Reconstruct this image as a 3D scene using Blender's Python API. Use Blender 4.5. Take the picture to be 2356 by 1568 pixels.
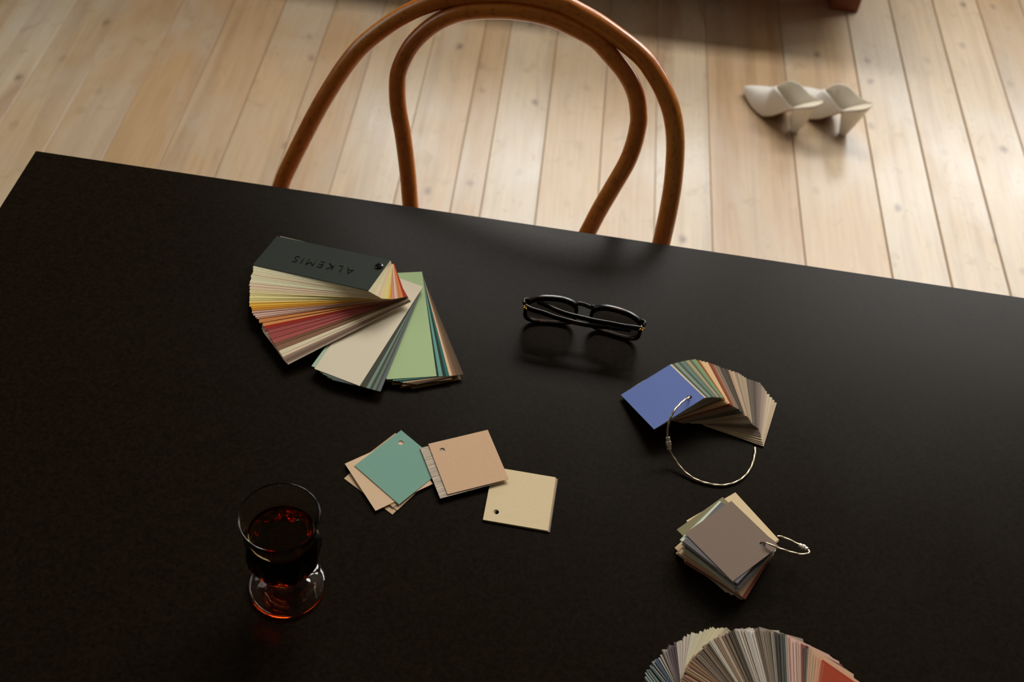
import bpy, bmesh, math, random
import numpy as np
from mathutils import Vector, Matrix, Quaternion

for o in list(bpy.data.objects):
    bpy.data.objects.remove(o)
S = bpy.context.scene
COL = S.collection
rnd = random.Random(7)

# ------------------------------------------------------------------ camera
FPX, PITCH, ROLL = 2705.4, 0.83827, 0.12551        # focal length in pixels of a 2356 px wide frame
PCX, PCY = 1178.0, 784.0
CAM_H, TABLE_Z = 1.66, 0.74
def _axes():
    up = np.array([0, -math.cos(PITCH), -math.sin(PITCH)])
    c, s = math.cos(ROLL), math.sin(ROLL)
    up = np.array([[c, -s, 0], [s, c, 0], [0, 0, 1]]) @ up
    fw = np.array([0, 0, 1.0]); y = fw - up * (fw @ up); y /= np.linalg.norm(y)
    return np.array([np.cross(y, up), y, up])
AX = _axes()
EYE = np.array([0, 0, CAM_H])
def at(px, py, z):
    """point of the world at height z that the photograph shows at (px, py)"""
    d = AX @ np.array([(px - PCX) / FPX, (py - PCY) / FPX, 1.0])
    return Vector(EYE + d * ((z - CAM_H) / d[2]))
cam_data = bpy.data.cameras.new('camera')
cam = bpy.data.objects.new('camera', cam_data); COL.objects.link(cam)
R = AX @ np.diag([1, -1, -1])
M = Matrix.Identity(4)
for i in range(3):
    for j in range(3): M[i][j] = R[i][j]
M[2][3] = CAM_H
cam.matrix_world = M
cam_data.sensor_width = 36.0
cam_data.lens = 36.0 * FPX / 2356
cam_data.dof.use_dof = True
cam_data.dof.focus_distance = 1.12
cam_data.dof.aperture_fstop = 8.0
cam_data.clip_start = 0.02
S.camera = cam

# ------------------------------------------------------------------ light
S.view_settings.view_transform = 'Standard'
S.view_settings.look = 'None'
S.view_settings.gamma = 1.0
S.view_settings.use_curve_mapping = False
S.view_settings.exposure = 0.06
world = bpy.data.worlds.new('world'); S.world = world
world.use_nodes = True
wb = world.node_tree.nodes['Background']
wb.inputs[0].default_value = (0.80, 0.88, 1.0, 1); wb.inputs[1].default_value = 0.15
def window_light(name, loc, rot, sx, sy, power, col):
    l = bpy.data.lights.new(name, 'AREA'); l.shape = 'RECTANGLE'; l.size = sx; l.size_y = sy
    l.energy = power; l.color = col
    o = bpy.data.objects.new(name, l); COL.objects.link(o)
    o.location = loc; o.rotation_euler = rot
    return o
YB, ZC = 3.6, 3.45                                  # back wall, ceiling
DOWN = math.radians(-90)
SKY, LOW = (1.0, 0.965, 0.91), (0.97, 0.99, 1.0)
window_light('daylight', (0.05, YB - 0.02, 2.75), (DOWN, 0, 0), 1.40, 1.0, 74, SKY)      # sky through the upper panes
window_light('daylight', (0.05, YB - 0.02, 1.24), (DOWN, 0, 0), 1.40, 0.60, 11, LOW)      # paler light through the lower panes
window_light('daylight', (1.85, YB - 0.02, 2.75), (DOWN, 0, 0), 1.60, 1.0, 90, SKY)
window_light('daylight', (1.85, YB - 0.02, 1.08), (DOWN, 0, 0), 1.60, 0.52, 17, LOW)
window_light('daylight', (-2.58, 1.55, 2.10), (0, DOWN, 0), 1.5, 1.4, 9, SKY)                    # window in the left wall

# ------------------------------------------------------------------ materials
def lin(c):
    return tuple(((v / 255 + 0.055) / 1.055) ** 2.4 if v > 10 else v / 255 / 12.92 for v in c)
def mat(name, color=(0.8, 0.8, 0.8), rough=0.5, metal=0.0, spec=0.5):
    m = bpy.data.materials.new(name); m.use_nodes = True
    b = m.node_tree.nodes['Principled BSDF']
    b.inputs['Base Color'].default_value = (*color, 1)
    b.inputs['Roughness'].default_value = rough
    b.inputs['Metallic'].default_value = metal
    b.inputs['Specular IOR Level'].default_value = spec
    return m, m.node_tree.nodes, m.node_tree.links, b
def node(N, t, **k):
    n = N.new(t)
    for a, v in k.items(): setattr(n, a, v)
    return n
def ramp(N, stops):
    r = N.new('ShaderNodeValToRGB'); e = r.color_ramp.elements
    while len(e) < len(stops): e.new(0.5)
    for q, (p, c) in zip(e, stops): q.position = p; q.color = (*c, 1)
    return r
def mix(N, L, kind, fac, a, b):
    m = N.new('ShaderNodeMix'); m.data_type = 'RGBA'; m.blend_type = kind
    if isinstance(fac, (int, float)): m.inputs[0].default_value = fac
    else: L.new(fac, m.inputs[0])
    for i, v in ((6, a), (7, b)):
        if isinstance(v, tuple): m.inputs[i].default_value = (*v, 1)
        else: L.new(v, m.inputs[i])
    return m.outputs[2]
def bump(N, L, b, h, s, d):
    n = N.new('ShaderNodeBump'); n.inputs['Strength'].default_value = s; n.inputs['Distance'].default_value = d
    L.new(h, n.inputs['Height']); L.new(n.outputs[0], b.inputs['Normal'])

# paper: the colour of each card is its object's own colour; fine fibre grain
PAPER, N, L, b = mat('card_paint', rough=0.85, spec=0.25)
oi = N.new('ShaderNodeObjectInfo'); tc = N.new('ShaderNodeTexCoord')
nz = node(N, 'ShaderNodeTexNoise'); nz.inputs['Scale'].default_value = 1400; nz.inputs['Detail'].default_value = 3
L.new(tc.outputs['Object'], nz.inputs['Vector'])
r = ramp(N, [(0.3, (0.93, 0.93, 0.93)), (0.7, (1.03, 1.03, 1.03))]); L.new(nz.outputs[0], r.inputs[0])
L.new(mix(N, L, 'MULTIPLY', 1.0, oi.outputs['Color'], r.outputs[0]), b.inputs['Base Color'])
bump(N, L, b, nz.outputs[0], 0.10, 0.0002)
BRUSHED, N, L, b = mat('brushed_paint', rough=0.8, spec=0.25)     # paint with diagonal brush strokes
oi = N.new('ShaderNodeObjectInfo'); tc = N.new('ShaderNodeTexCoord')
mp = N.new('ShaderNodeMapping'); mp.inputs['Rotation'].default_value = (0, 0, math.radians(38)); mp.inputs['Scale'].default_value = (700, 40, 1)
nz = N.new('ShaderNodeTexNoise'); nz.inputs['Scale'].default_value = 1.0; nz.inputs['Detail'].default_value = 2
L.new(tc.outputs['Object'], mp.inputs[0]); L.new(mp.outputs[0], nz.inputs['Vector'])
r = ramp(N, [(0.35, (0.6, 0.6, 0.6)), (0.65, (1.1, 1.1, 1.1))]); L.new(nz.outputs[0], r.inputs[0])
L.new(mix(N, L, 'MULTIPLY', 1.0, oi.outputs['Color'], r.outputs[0]), b.inputs['Base Color'])
bump(N, L, b, nz.outputs[0], 0.4, 0.0004)
EDGE, N, L, b = mat('card_edge', rough=0.9, spec=0.2)
oi = N.new('ShaderNodeObjectInfo')
L.new(mix(N, L, 'MIX', 0.65, oi.outputs['Color'], (0.66, 0.57, 0.44)), b.inputs['Base Color'])

# whitewashed softwood planks: every plank has its own tone (object random), grain along Y, knots, stains
PLANK, N, L, b = mat('whitewashed_pine', rough=0.42, spec=1.0)
oi = N.new('ShaderNodeObjectInfo'); geo = N.new('ShaderNodeNewGeometry')
sh = node(N, 'ShaderNodeVectorMath', operation='SCALE'); sh.inputs[0].default_value = (13.0, 57.0, 0); L.new(oi.outputs['Random'], sh.inputs['Scale'])
ad = node(N, 'ShaderNodeVectorMath', operation='ADD'); L.new(geo.outputs['Position'], ad.inputs[0]); L.new(sh.outputs[0], ad.inputs[1])
def mapped(sc):
    m = N.new('ShaderNodeMapping'); m.inputs['Scale'].default_value = sc; L.new(ad.outputs[0], m.inputs[0]); return m.outputs[0]
def noise(vec, sc, det=4, dist=0.0, rough=0.5):
    n = N.new('ShaderNodeTexNoise'); n.inputs['Scale'].default_value = sc; n.inputs['Detail'].default_value = det
    n.inputs['Distortion'].default_value = dist; n.inputs['Roughness'].default_value = rough
    L.new(vec, n.inputs['Vector']); return n.outputs[0]
base = ramp(N, [(0.0, lin((200, 165, 123))), (0.5, lin((210, 181, 142))), (1.0, lin((219, 197, 165)))])
L.new(oi.outputs['Random'], base.inputs[0])
grain = ramp(N, [(0.36, (0.80, 0.74, 0.70)), (0.5, (1, 1, 1)), (0.72, (1.05, 1.03, 1.0))])
L.new(noise(mapped((24, 0.9, 1)), 1.0, 5, 0.6), grain.inputs[0])
c1 = mix(N, L, 'MULTIPLY', 0.75, base.outputs[0], grain.outputs[0])
fine = ramp(N, [(0.35, (0.86, 0.84, 0.80)), (0.6, (1.02, 1.02, 1.02))])
L.new(noise(mapped((140, 6, 1)), 1.0, 3), fine.inputs[0])
c2 = mix(N, L, 'MULTIPLY', 0.6, c1, fine.outputs[0])
wash = ramp(N, [(0.42, (0, 0, 0)), (0.68, (1, 1, 1))]); wn = noise(mapped((5, 2.2, 1)), 1.0, 5, 0.4, 0.6); L.new(wn, wash.inputs[0])
c3 = mix(N, L, 'MIX', wash.outputs[0], c2, mix(N, L, 'MIX', 0.55, c2, (0.66, 0.60, 0.50)))
# knots: sparse dark spots
vo = N.new('ShaderNodeTexVoronoi'); vo.voronoi_dimensions = '2D'; vo.inputs['Scale'].default_value = 1.0; vo.inputs['Randomness'].default_value = 1.0
kd = node(N, 'ShaderNodeVectorMath', operation='ADD'); L.new(mapped((7.0, 4.6, 0)), kd.inputs[0])
kn = N.new('ShaderNodeTexNoise'); kn.inputs['Scale'].default_value = 30; L.new(ad.outputs[0], kn.inputs['Vector'])
ks = node(N, 'ShaderNodeVectorMath', operation='SCALE'); ks.inputs['Scale'].default_value = 0.10; L.new(kn.outputs['Color'], ks.inputs[0]); L.new(ks.outputs[0], kd.inputs[1])
L.new(kd.outputs[0], vo.inputs['Vector'])
sepc = N.new('ShaderNodeSeparateColor'); L.new(vo.outputs['Color'], sepc.inputs[0])
kr = ramp(N, [(0.02, (1, 1, 1)), (0.085, (0, 0, 0))]); L.new(vo.outputs['Distance'], kr.inputs[0])
sel = node(N, 'ShaderNodeMath', operation='MULTIPLY'); L.new(kr.outputs[0], sel.inputs[0])
pw = node(N, 'ShaderNodeMath', operation='POWER'); L.new(sepc.outputs[0], pw.inputs[0]); pw.inputs[1].default_value = 1.6
L.new(pw.outputs[0], sel.inputs[1])
s2m = node(N, 'ShaderNodeMath', operation='MULTIPLY'); L.new(sel.outputs[0], s2m.inputs[0]); s2m.inputs[1].default_value = 0.75
c4 = mix(N, L, 'MIX', s2m.outputs[0], c3, lin((112, 84, 70)))
# dull scuffs
sc = ramp(N, [(0.60, (0, 0, 0)), (0.70, (1, 1, 1))]); L.new(noise(mapped((26, 15, 1)), 1.0, 3, 1.2), sc.inputs[0])
c5 = mix(N, L, 'MIX', mix(N, L, 'MULTIPLY', 1.0, sc.outputs[0], (0.35, 0.35, 0.35)), c4, lin((172, 146, 106)))
# long reddish heartwood figure on some boards
fg = ramp(N, [(0.60, (0, 0, 0)), (0.66, (1, 1, 1)), (0.70, (0.2, 0.2, 0.2)), (0.74, (0.9, 0.9, 0.9)), (0.8, (0, 0, 0))]); L.new(noise(mapped((7, 0.8, 1)), 1.0, 2, 0.9), fg.inputs[0])
gt = node(N, 'ShaderNodeMath', operation='GREATER_THAN'); L.new(oi.outputs['Random'], gt.inputs[0]); gt.inputs[1].default_value = 0.74
fm = node(N, 'ShaderNodeMath', operation='MULTIPLY'); L.new(fg.outputs[0], fm.inputs[0]); L.new(gt.outputs[0], fm.inputs[1])
fm2 = node(N, 'ShaderNodeMath', operation='MULTIPLY'); L.new(fm.outputs[0], fm2.inputs[0]); fm2.inputs[1].default_value = 0.5
c6 = mix(N, L, 'MIX', fm2.outputs[0], c5, lin((168, 122, 96)))
L.new(c6, b.inputs['Base Color'])
rr = ramp(N, [(0.3, (0.42, 0.42, 0.42)), (0.7, (0.24, 0.24, 0.24))]); L.new(wn, rr.inputs[0]); L.new(rr.outputs[0], b.inputs['Roughness'])
bump(N, L, b, noise(mapped((90, 8, 1)), 1.0, 4), 0.12, 0.002)

SUBFLOOR = mat('dirt_filled_joints', lin((138, 108, 74)), 0.9)[0]
PLASTER, N, L, b = mat('wall_plaster', lin((82, 76, 66)), 0.9)
nz = N.new('ShaderNodeTexNoise'); nz.inputs['Scale'].default_value = 60; bump(N, L, b, nz.outputs[0], 0.1, 0.002)
CEILING_M = mat('ceiling_paint', lin((92, 86, 75)), 0.9)[0]
FRAME_M = mat('window_paint', lin((220, 212, 196)), 0.5)[0]
# black linoleum
LINO, N, L, b = mat('black_linoleum', (0.012, 0.0095, 0.007), 0.47, spec=0.05)
tc = N.new('ShaderNodeTexCoord')
n1 = N.new('ShaderNodeTexNoise'); n1.inputs['Scale'].default_value = 260; n1.inputs['Detail'].default_value = 4; n1.inputs['Roughness'].default_value = 0.7
n2 = N.new('ShaderNodeTexNoise'); n2.inputs['Scale'].default_value = 5; n2.inputs['Detail'].default_value = 5
for n in (n1, n2): L.new(tc.outputs['Object'], n.inputs['Vector'])
r = ramp(N, [(0.3, (0.0060, 0.0038, 0.0018)), (0.75, (0.0165, 0.0112, 0.0062))]); L.new(n1.outputs[0], r.inputs[0]); L.new(r.outputs[0], b.inputs['Base Color'])
r2 = ramp(N, [(0.3, (0.25, 0.25, 0.25)), (0.7, (0.32, 0.32, 0.32))]); L.new(n2.outputs[0], r2.inputs[0]); L.new(r2.outputs[0], b.inputs['Roughness'])
bump(N, L, b, n1.outputs[0], 0.06, 0.0005)
TABLE_EDGE = mat('black_stained_edge', (0.03, 0.022, 0.015), 0.45)[0]
TABLE_LEG = mat('black_steel', (0.02, 0.02, 0.02), 0.4)[0]
# bentwood: varnished brown beech with streaks and flecks along the rod (UV: u along, v around)
BENT, N, L, b = mat('varnished_beech', rough=0.30, spec=0.5)
uv = N.new('ShaderNodeUVMap')
def uvn(sc, det, dist=0):
    m = N.new('ShaderNodeMapping'); m.inputs['Scale'].default_value = sc; L.new(uv.outputs[0], m.inputs[0])
    n = N.new('ShaderNodeTexNoise'); n.inputs['Scale'].default_value = 1; n.inputs['Detail'].default_value = det; n.inputs['Distortion'].default_value = dist
    L.new(m.outputs[0], n.inputs['Vector']); return n.outputs[0]
r = ramp(N, [(0.28, lin((154, 80, 14))), (0.5, lin((212, 120, 32))), (0.75, lin((236, 154, 60)))]); L.new(uvn((6, 9, 1), 4, 0.5), r.inputs[0])
r2 = ramp(N, [(0.30, (0.55, 0.48, 0.42)), (0.48, (1, 1, 1))]); L.new(uvn((110, 60, 1), 2), r2.inputs[0])
L.new(mix(N, L, 'MULTIPLY', 0.7, r.outputs[0], r2.outputs[0]), b.inputs['Base Color'])
b.inputs['Coat Weight'].default_value = 0.5; b.inputs['Coat Roughness'].default_value = 0.18
CANE, N, L, b = mat('seat_cane', lin((176, 128, 70)), 0.6)
WOOD, N, L, b = mat('reddish_wood', rough=0.4)
tc = N.new('ShaderNodeTexCoord'); mp = N.new('ShaderNodeMapping'); mp.inputs['Scale'].default_value = (3, 30, 30); L.new(tc.outputs['Object'], mp.inputs[0])
nz = N.new('ShaderNodeTexNoise'); nz.inputs['Scale'].default_value = 1.5; nz.inputs['Detail'].default_value = 5; L.new(mp.outputs[0], nz.inputs['Vector'])
r = ramp(N, [(0.3, lin((104, 44, 12))), (0.7, lin((156, 76, 24)))]); L.new(nz.outputs[0], r.inputs[0]); L.new(r.outputs[0], b.inputs['Base Color'])
# shoes
LEATHER, N, L, b = mat('white_leather', lin((250, 245, 236)), 0.36)
nz = N.new('ShaderNodeTexNoise'); nz.inputs['Scale'].default_value = 500; bump(N, L, b, nz.outputs[0], 0.12, 0.0005)
LINING = mat('cream_lining', lin((206, 194, 160)), 0.75)[0]
INSOLE = mat('pale_insole', lin((226, 214, 190)), 0.6)[0]
SOLE = mat('tan_sole', lin((120, 84, 54)), 0.6)[0]
# fan deck cover etc.
COVER, N, L, b = mat('dark_green_card', lin((38, 47, 38)), 0.65, spec=0.22)
nz = N.new('ShaderNodeTexNoise'); nz.inputs['Scale'].default_value = 1500; bump(N, L, b, nz.outputs[0], 0.3, 0.0002)
GLOSS_BLACK = mat('gloss_black', (0.008, 0.008, 0.008), 0.12, spec=0.6)[0]
FOIL = mat('gloss_dark_lettering', (0.006, 0.007, 0.006), 0.15, spec=0.7)[0]
ACETATE, N, L, b = mat('black_tortoise_acetate', (0.006, 0.005, 0.004), 0.27, spec=0.6)
tc = N.new('ShaderNodeTexCoord'); nz = N.new('ShaderNodeTexNoise'); nz.inputs['Scale'].default_value = 60; L.new(tc.outputs['Object'], nz.inputs['Vector'])
r = ramp(N, [(0.58, (0.006, 0.005, 0.004)), (0.72, (0.10, 0.035, 0.008))]); L.new(nz.outputs[0], r.inputs[0]); L.new(r.outputs[0], b.inputs['Base Color'])
LENS, N, L, b = mat('dark_lens', (0.34, 0.29, 0.24), 0.02)
b.inputs['Transmission Weight'].default_value = 1.0; b.inputs['IOR'].default_value = 1.1
BRASS = mat('brass', lin((214, 168, 90)), 0.25, 1.0)[0]
STEEL, N, L, b = mat('bronzed_steel_cable', lin((196, 180, 154)), 0.36, 1.0)
BRIGHT = mat('polished_steel', lin((232, 222, 204)), 0.38, 0.75)[0]
def glass_mat(name, ior, color=None, dens=0.0, tint=(1, 1, 1)):
    m = bpy.data.materials.new(name); m.use_nodes = True; N = m.node_tree.nodes; L = m.node_tree.links; N.clear()
    out = N.new('ShaderNodeOutputMaterial'); g = N.new('ShaderNodeBsdfGlass'); g.inputs['Roughness'].default_value = 0.0; g.inputs['IOR'].default_value = ior
    g.inputs['Color'].default_value = (*tint, 1); L.new(g.outputs[0], out.inputs['Surface'])
    if color:
        v = N.new('ShaderNodeVolumeAbsorption'); v.inputs['Color'].default_value = (*color, 1); v.inputs['Density'].default_value = dens
        L.new(v.outputs[0], out.inputs['Volume'])
    return m
AMBER = glass_mat('amber_glass', 1.45, (0.90, 0.46, 0.07), 120)
AMBER_WET = glass_mat('amber_glass_against_drink', 1.45 / 1.33, (0.90, 0.46, 0.07), 120)
DRINK = glass_mat('dark_amber_drink', 1.33, tint=(0.95, 0.74, 0.38))

# ------------------------------------------------------------------ mesh helpers
def link(name, me, parent=None, loc=None):
    o = bpy.data.objects.new(name, me); COL.objects.link(o)
    if parent is not None: o.parent = parent
    if loc is not None: o.location = loc
    return o
def mesh(name, V, F, mats=(), smooth=False, uvs=None):
    me = bpy.data.meshes.new(name); me.from_pydata([tuple(v) for v in V], [], F)
    for m in mats: me.materials.append(m)
    if smooth:
        for p in me.polygons: p.use_smooth = True
    if uvs is not None:
        ul = me.uv_layers.new(name='UVMap')
        for l in me.loops: ul.data[l.index].uv = uvs[l.vertex_index]
    me.validate(); me.update(); return me
def tag(o, label, cat, group=None):
    o['label'] = label; o['category'] = cat
    if group: o['group'] = group
    return o
def empty(name, loc, rot=(0, 0, 0)):
    o = bpy.data.objects.new(name, None); COL.objects.link(o); o.location = loc; o.rotation_euler = rot; o.empty_display_size = 0.02
    return o
def structure(o):
    o['kind'] = 'structure'; return o
def from_bm(name, bm, mats, smooth=False):
    bmesh.ops.recalc_face_normals(bm, faces=bm.faces)
    me = bpy.data.meshes.new(name); bm.to_mesh(me); bm.free()
    for m in mats: me.materials.append(m)
    if smooth:
        for p in me.polygons: p.use_smooth = True
    return me
def bm_box(bm, x0, x1, y0, y1, z0, z1, bev=0.0, seg=2):
    vs = [bm.verts.new((x, y, z)) for x in (x0, x1) for y in (y0, y1) for z in (z0, z1)]
    fs = [bm.faces.new([vs[i] for i in q]) for q in ((0, 1, 3, 2), (4, 6, 7, 5), (0, 4, 5, 1), (2, 3, 7, 6), (0, 2, 6, 4), (1, 5, 7, 3))]
    if bev:
        es = list({e for f in fs for e in f.edges})
        bmesh.ops.bevel(bm, geom=es, offset=bev, segments=seg, profile=0.5, affect='EDGES')
def box_mesh(name, x0, x1, y0, y1, z0, z1, m, bev=0.0, seg=2):
    bm = bmesh.new(); bm_box(bm, x0, x1, y0, y1, z0, z1, bev, seg); return from_bm(name, bm, [m])
def catmull(P, n, closed=False):
    P = [np.array(p, float) for p in P]; out = []
    if closed: Q = [P[-1]] + P + [P[0], P[1]]
    else: Q = [2 * P[0] - P[1]] + P + [2 * P[-1] - P[-2]]
    for i in range(1, len(Q) - 2):
        a, b_, c, d = Q[i - 1:i + 3]
        for k in range(n):
            t = k / n
            out.append(0.5 * (2 * b_ + (c - a) * t + (2 * a - 5 * b_ + 4 * c - d) * t * t + (3 * b_ - a - 3 * c + d) * t ** 3))
    if not closed: out.append(P[-1])
    return out
def tube(name, P, rad, mats, seg=16, closed=False, up=None, strands=0, pitch=0.004, square=1.0):
    """round (or elliptic, or stranded) rod along P; rad is a number, a pair or a function of 0..1"""
    P = [np.array(p, float) for p in P]; n = len(P)
    T = []
    for i in range(n):
        if closed: t = P[(i + 1) % n] - P[i - 1]
        else: t = P[min(i + 1, n - 1)] - P[max(i - 1, 0)]
        T.append(t / np.linalg.norm(t))
    ref = np.array(up if up is not None else (0, 0, 1.0))
    if abs(T[0] @ ref) > 0.95 and up is None: ref = np.array([1.0, 0, 0])
    nrm = ref - T[0] * (ref @ T[0]); nrm /= np.linalg.norm(nrm)
    V, UV = [], []; s = 0.0
    for i in range(n):
        if i: s += np.linalg.norm(P[i] - P[i - 1])
        if up is not None: nrm = ref - T[i] * (ref @ T[i])
        else: nrm = nrm - T[i] * (nrm @ T[i])
        nrm = nrm / np.linalg.norm(nrm); bn = np.cross(T[i], nrm)
        r = rad(i / (n - 1)) if callable(rad) else rad
        ra, rb = r if isinstance(r, (tuple, list)) else (r, r)
        for k in range(seg):
            a = 2 * math.pi * k / seg; q = 1.0
            if strands: q = 1 + 0.16 * math.cos(strands * (a + 2 * math.pi * s / pitch / strands))
            ca, sa = math.cos(a), math.sin(a)
            if square != 1.0: ca, sa = math.copysign(abs(ca) ** square, ca), math.copysign(abs(sa) ** square, sa)
            V.append(P[i] + nrm * ca * ra * q + bn * sa * rb * q); UV.append((s, abs(2 * k / seg - 1) * 0.1))
    F = []
    for i in range(n if closed else n - 1):
        j = (i + 1) % n
        for k in range(seg):
            l = (k + 1) % seg; F.append((i * seg + k, i * seg + l, j * seg + l, j * seg + k))
    if not closed: F += [tuple(reversed(range(seg))), tuple(range((n - 1) * seg, n * seg))]
    return mesh(name, V, F, mats, True, UV)
def lathe(name, prof, mats, seg=64, f=None):
    V, F = [], []; n = len(prof)
    for i, (r, z) in enumerate(prof):
        for k in range(seg):
            a = 2 * math.pi * k / seg; q = f(r, z, a) if f else r
            V.append((q * math.cos(a), q * math.sin(a), z))
    for i in range(n - 1):
        for k in range(seg):
            l = (k + 1) % seg; F.append((i * seg + k, i * seg + l, (i + 1) * seg + l, (i + 1) * seg + k))
    return V, F

# ------------------------------------------------------------------ room
X0, X1, YF = -2.6, 3.6, -2.2
floor = structure(link('floor', box_mesh('floor', X0, X1, YF, YB, -0.06, -0.0032, SUBFLOOR)))
def plank(x0, x1, y0, y1, gap):
    g = gap / 2; dz = rnd.uniform(-0.0008, 0.0)
    o = link('plank', box_mesh('plank', x0 + g, x1 - g, y0, y1 - 0.0001, -0.021, dz, PLANK, 0.0012, 1), floor)
    return o
seams = [-1.645, -1.52, -1.395, -1.272, -1.15, -1.03, -0.905, -0.785, -0.6635, -0.541, -0.420, -0.2825]
rest = [0.0165, 0.145, 0.268, 0.391, 0.586, 0.767, 0.891, 1.013, 1.139, 1.262, 1.386, 1.51, 1.634]
left = [X0 + i * (seams[0] - X0) / 8 for i in range(8)]
right = [rest[-1] + (i + 1) * (X1 - rest[-1]) / 16 for i in range(16)]
A = left + seams; Bx = rest + right
gaps = {0.767: 0.0026, 0.891: 0.0036, 1.013: 0.0036, 1.139: 0.0036, 0.586: 0.0018, -0.6635: 0.0028, 0.0165: 0.0020, -0.2825: 0.0014}
for arr in (A, Bx):
    for x0, x1 in zip(arr[:-1], arr[1:]):
        g = max(0.0007, (gaps.get(x0, 0.0008) + gaps.get(x1, 0.0008)) / 2)
        cut = rnd.choice([None, 0.3, -0.6, 3.4, 0.75])
        if 0.88 < x0 < 0.9: cut = 1.77
        ys = [YF, YB] if cut is None else [YF, cut, YB]
        for y0, y1 in zip(ys[:-1], ys[1:]): plank(x0, x1, y0, y1, g)
plank(-0.2825, -0.163, YF, YB, 0.0010); plank(-0.163, -0.100, YF, YB, 0.0010); plank(-0.100, 0.0165, YF, YB, 0.0014)

def wall_with_openings(name, holes):
    """back wall along X with rectangular openings (x0, x1, z0, z1), all holes of one height"""
    bm = bmesh.new(); z0, z1 = holes[0][2:]
    bm_box(bm, X0, X1, YB, YB + 0.25, 0, z0); bm_box(bm, X0, X1, YB, YB + 0.25, z1, ZC)
    xs = [X0] + [v for h in holes for v in h[:2]] + [X1]
    for a, c in zip(xs[::2], xs[1::2]): bm_box(bm, a, c, YB, YB + 0.25, z0, z1)
    return structure(link(name, from_bm(name, bm, [PLASTER])))
HOLES = [(-0.67, 0.77, 0.80, 3.27), (1.03, 2.67, 0.80, 3.27)]
wall_with_openings('wall_back', HOLES)
PANE = bpy.data.materials.new('window_glass'); PANE.use_nodes = True
PANE.node_tree.nodes['Principled BSDF'].inputs['Transmission Weight'].default_value = 1.0; PANE.node_tree.nodes['Principled BSDF'].inputs['Roughness'].default_value = 0.0
def window(name, a0, a1, z0, z1, side):
    bm = bmesh.new(); t = 0.055; am = (a0 + a1) / 2; bars = [(a0, a0 + t, z0, z1), (a1 - t, a1, z0, z1), (a0, a1, z0, z0 + t), (a0, a1, z1 - t, z1), (am - .02, am + .02, z0, z1), (a0, a1, (z0 + z1) / 2 - .02, (z0 + z1) / 2 + .02)]
    for u0, u1, w0, w1 in bars:
        if side == 'back': bm_box(bm, u0, u1, YB + 0.05, YB + 0.11, w0, w1)
        else: bm_box(bm, X0 - 0.11, X0 - 0.05, u0, u1, w0, w1)
    w_ = structure(link(name, from_bm(name, bm, [FRAME_M])))
    q = (a0, a1, YB + 0.075, YB + 0.081, z0, z1) if side == 'back' else (X0 - 0.081, X0 - 0.075, a0, a1, z0, z1)
    link('pane', box_mesh('pane', *q, PANE), w_)
window('window_1', -0.67, 0.77, 0.80, 3.27, 'back'); window('window_2', 1.03, 2.67, 0.80, 3.27, 'back'); window('window_3', 0.83, 2.27, 1.33, 2.87, 'left')
structure(link('wall_front', box_mesh('wall_front', X0, X1, YF - 0.2, YF, 0, ZC, PLASTER)))
bm = bmesh.new()
for a in ((YF, YB, 0, 1.33), (YF, YB, 2.87, ZC), (YF, 0.83, 1.33, 2.87), (2.27, YB, 1.33, 2.87)): bm_box(bm, X0 - 0.2, X0, *a)
structure(link('wall_left', from_bm('wall_left', bm, [PLASTER])))
structure(link('wall_right', box_mesh('wall_right', X1, X1 + 0.2, YF, YB, 0, ZC, PLASTER)))
structure(link('ceiling', box_mesh('ceiling', X0 - 0.2, X1 + 0.2, YF - 0.2, YB + 0.25, ZC, ZC + 0.1, CEILING_M)))

# ------------------------------------------------------------------ sideboard (only a foot and the shade below it are in view)
sb = tag(empty('sideboard', (-0.15, 3.05, 0)), 'reddish brown wooden furniture at the top edge with one square leg showing', 'sideboard')
link('body', box_mesh('body', -0.95, 0.96, -0.335, 0.2, 0.16, 0.42, WOOD, 0.004), sb)
for k in range(3):
    xa = -0.93 + k * 0.625
    dr = link('door', box_mesh('door', xa, xa + 0.615, -0.3475, -0.3355, 0.175, 0.405, WOOD, 0.003), sb)
    V, F = lathe('knob', [(0.0001, 0.022), (0.010, 0.021), (0.014, 0.015), (0.010, 0.007), (0.006, 0.0)], None, 20)
    kn = link('knob', mesh('knob', V, F, [WOOD], True), dr, (xa + (0.56 if k != 1 else 0.05), -0.3475, 0.29)); kn.rotation_euler = (math.radians(90), 0, 0)
for x in (-0.945, 0.872):
    for y in (-0.2475, 0.12):
        link('leg', box_mesh('leg', x, x + 0.076, y, y + 0.08, 0.0, 0.165, WOOD, 0.003), sb)

# ------------------------------------------------------------------ table
ta = math.radians(-1.873)
tcorner = Vector((-0.5795, 1.0302, 0))
table = tag(empty('table', (tcorner.x, tcorner.y, 0), (0, 0, ta)), 'large black linoleum topped table holding the colour samples', 'table')
TW, TD = 1.75, 0.85
link('tabletop', box_mesh('tabletop', 0, TW, -TD, 0, TABLE_Z - 0.003, TABLE_Z, LINO, 0.0008, 2), table)
link('edge_board', box_mesh('edge_board', 0.0004, TW - 0.0004, -TD + 0.0004, -0.0004, TABLE_Z - 0.024, TABLE_Z - 0.003, TABLE_EDGE, 0.0008, 1), table)
for x in (0.10, TW - 0.14):
    for y in (-0.12, -TD + 0.08):
        link('leg', box_mesh('leg', x, x + 0.04, y, y + 0.04, 0, TABLE_Z - 0.024, TABLE_LEG, 0.003), table)

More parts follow.
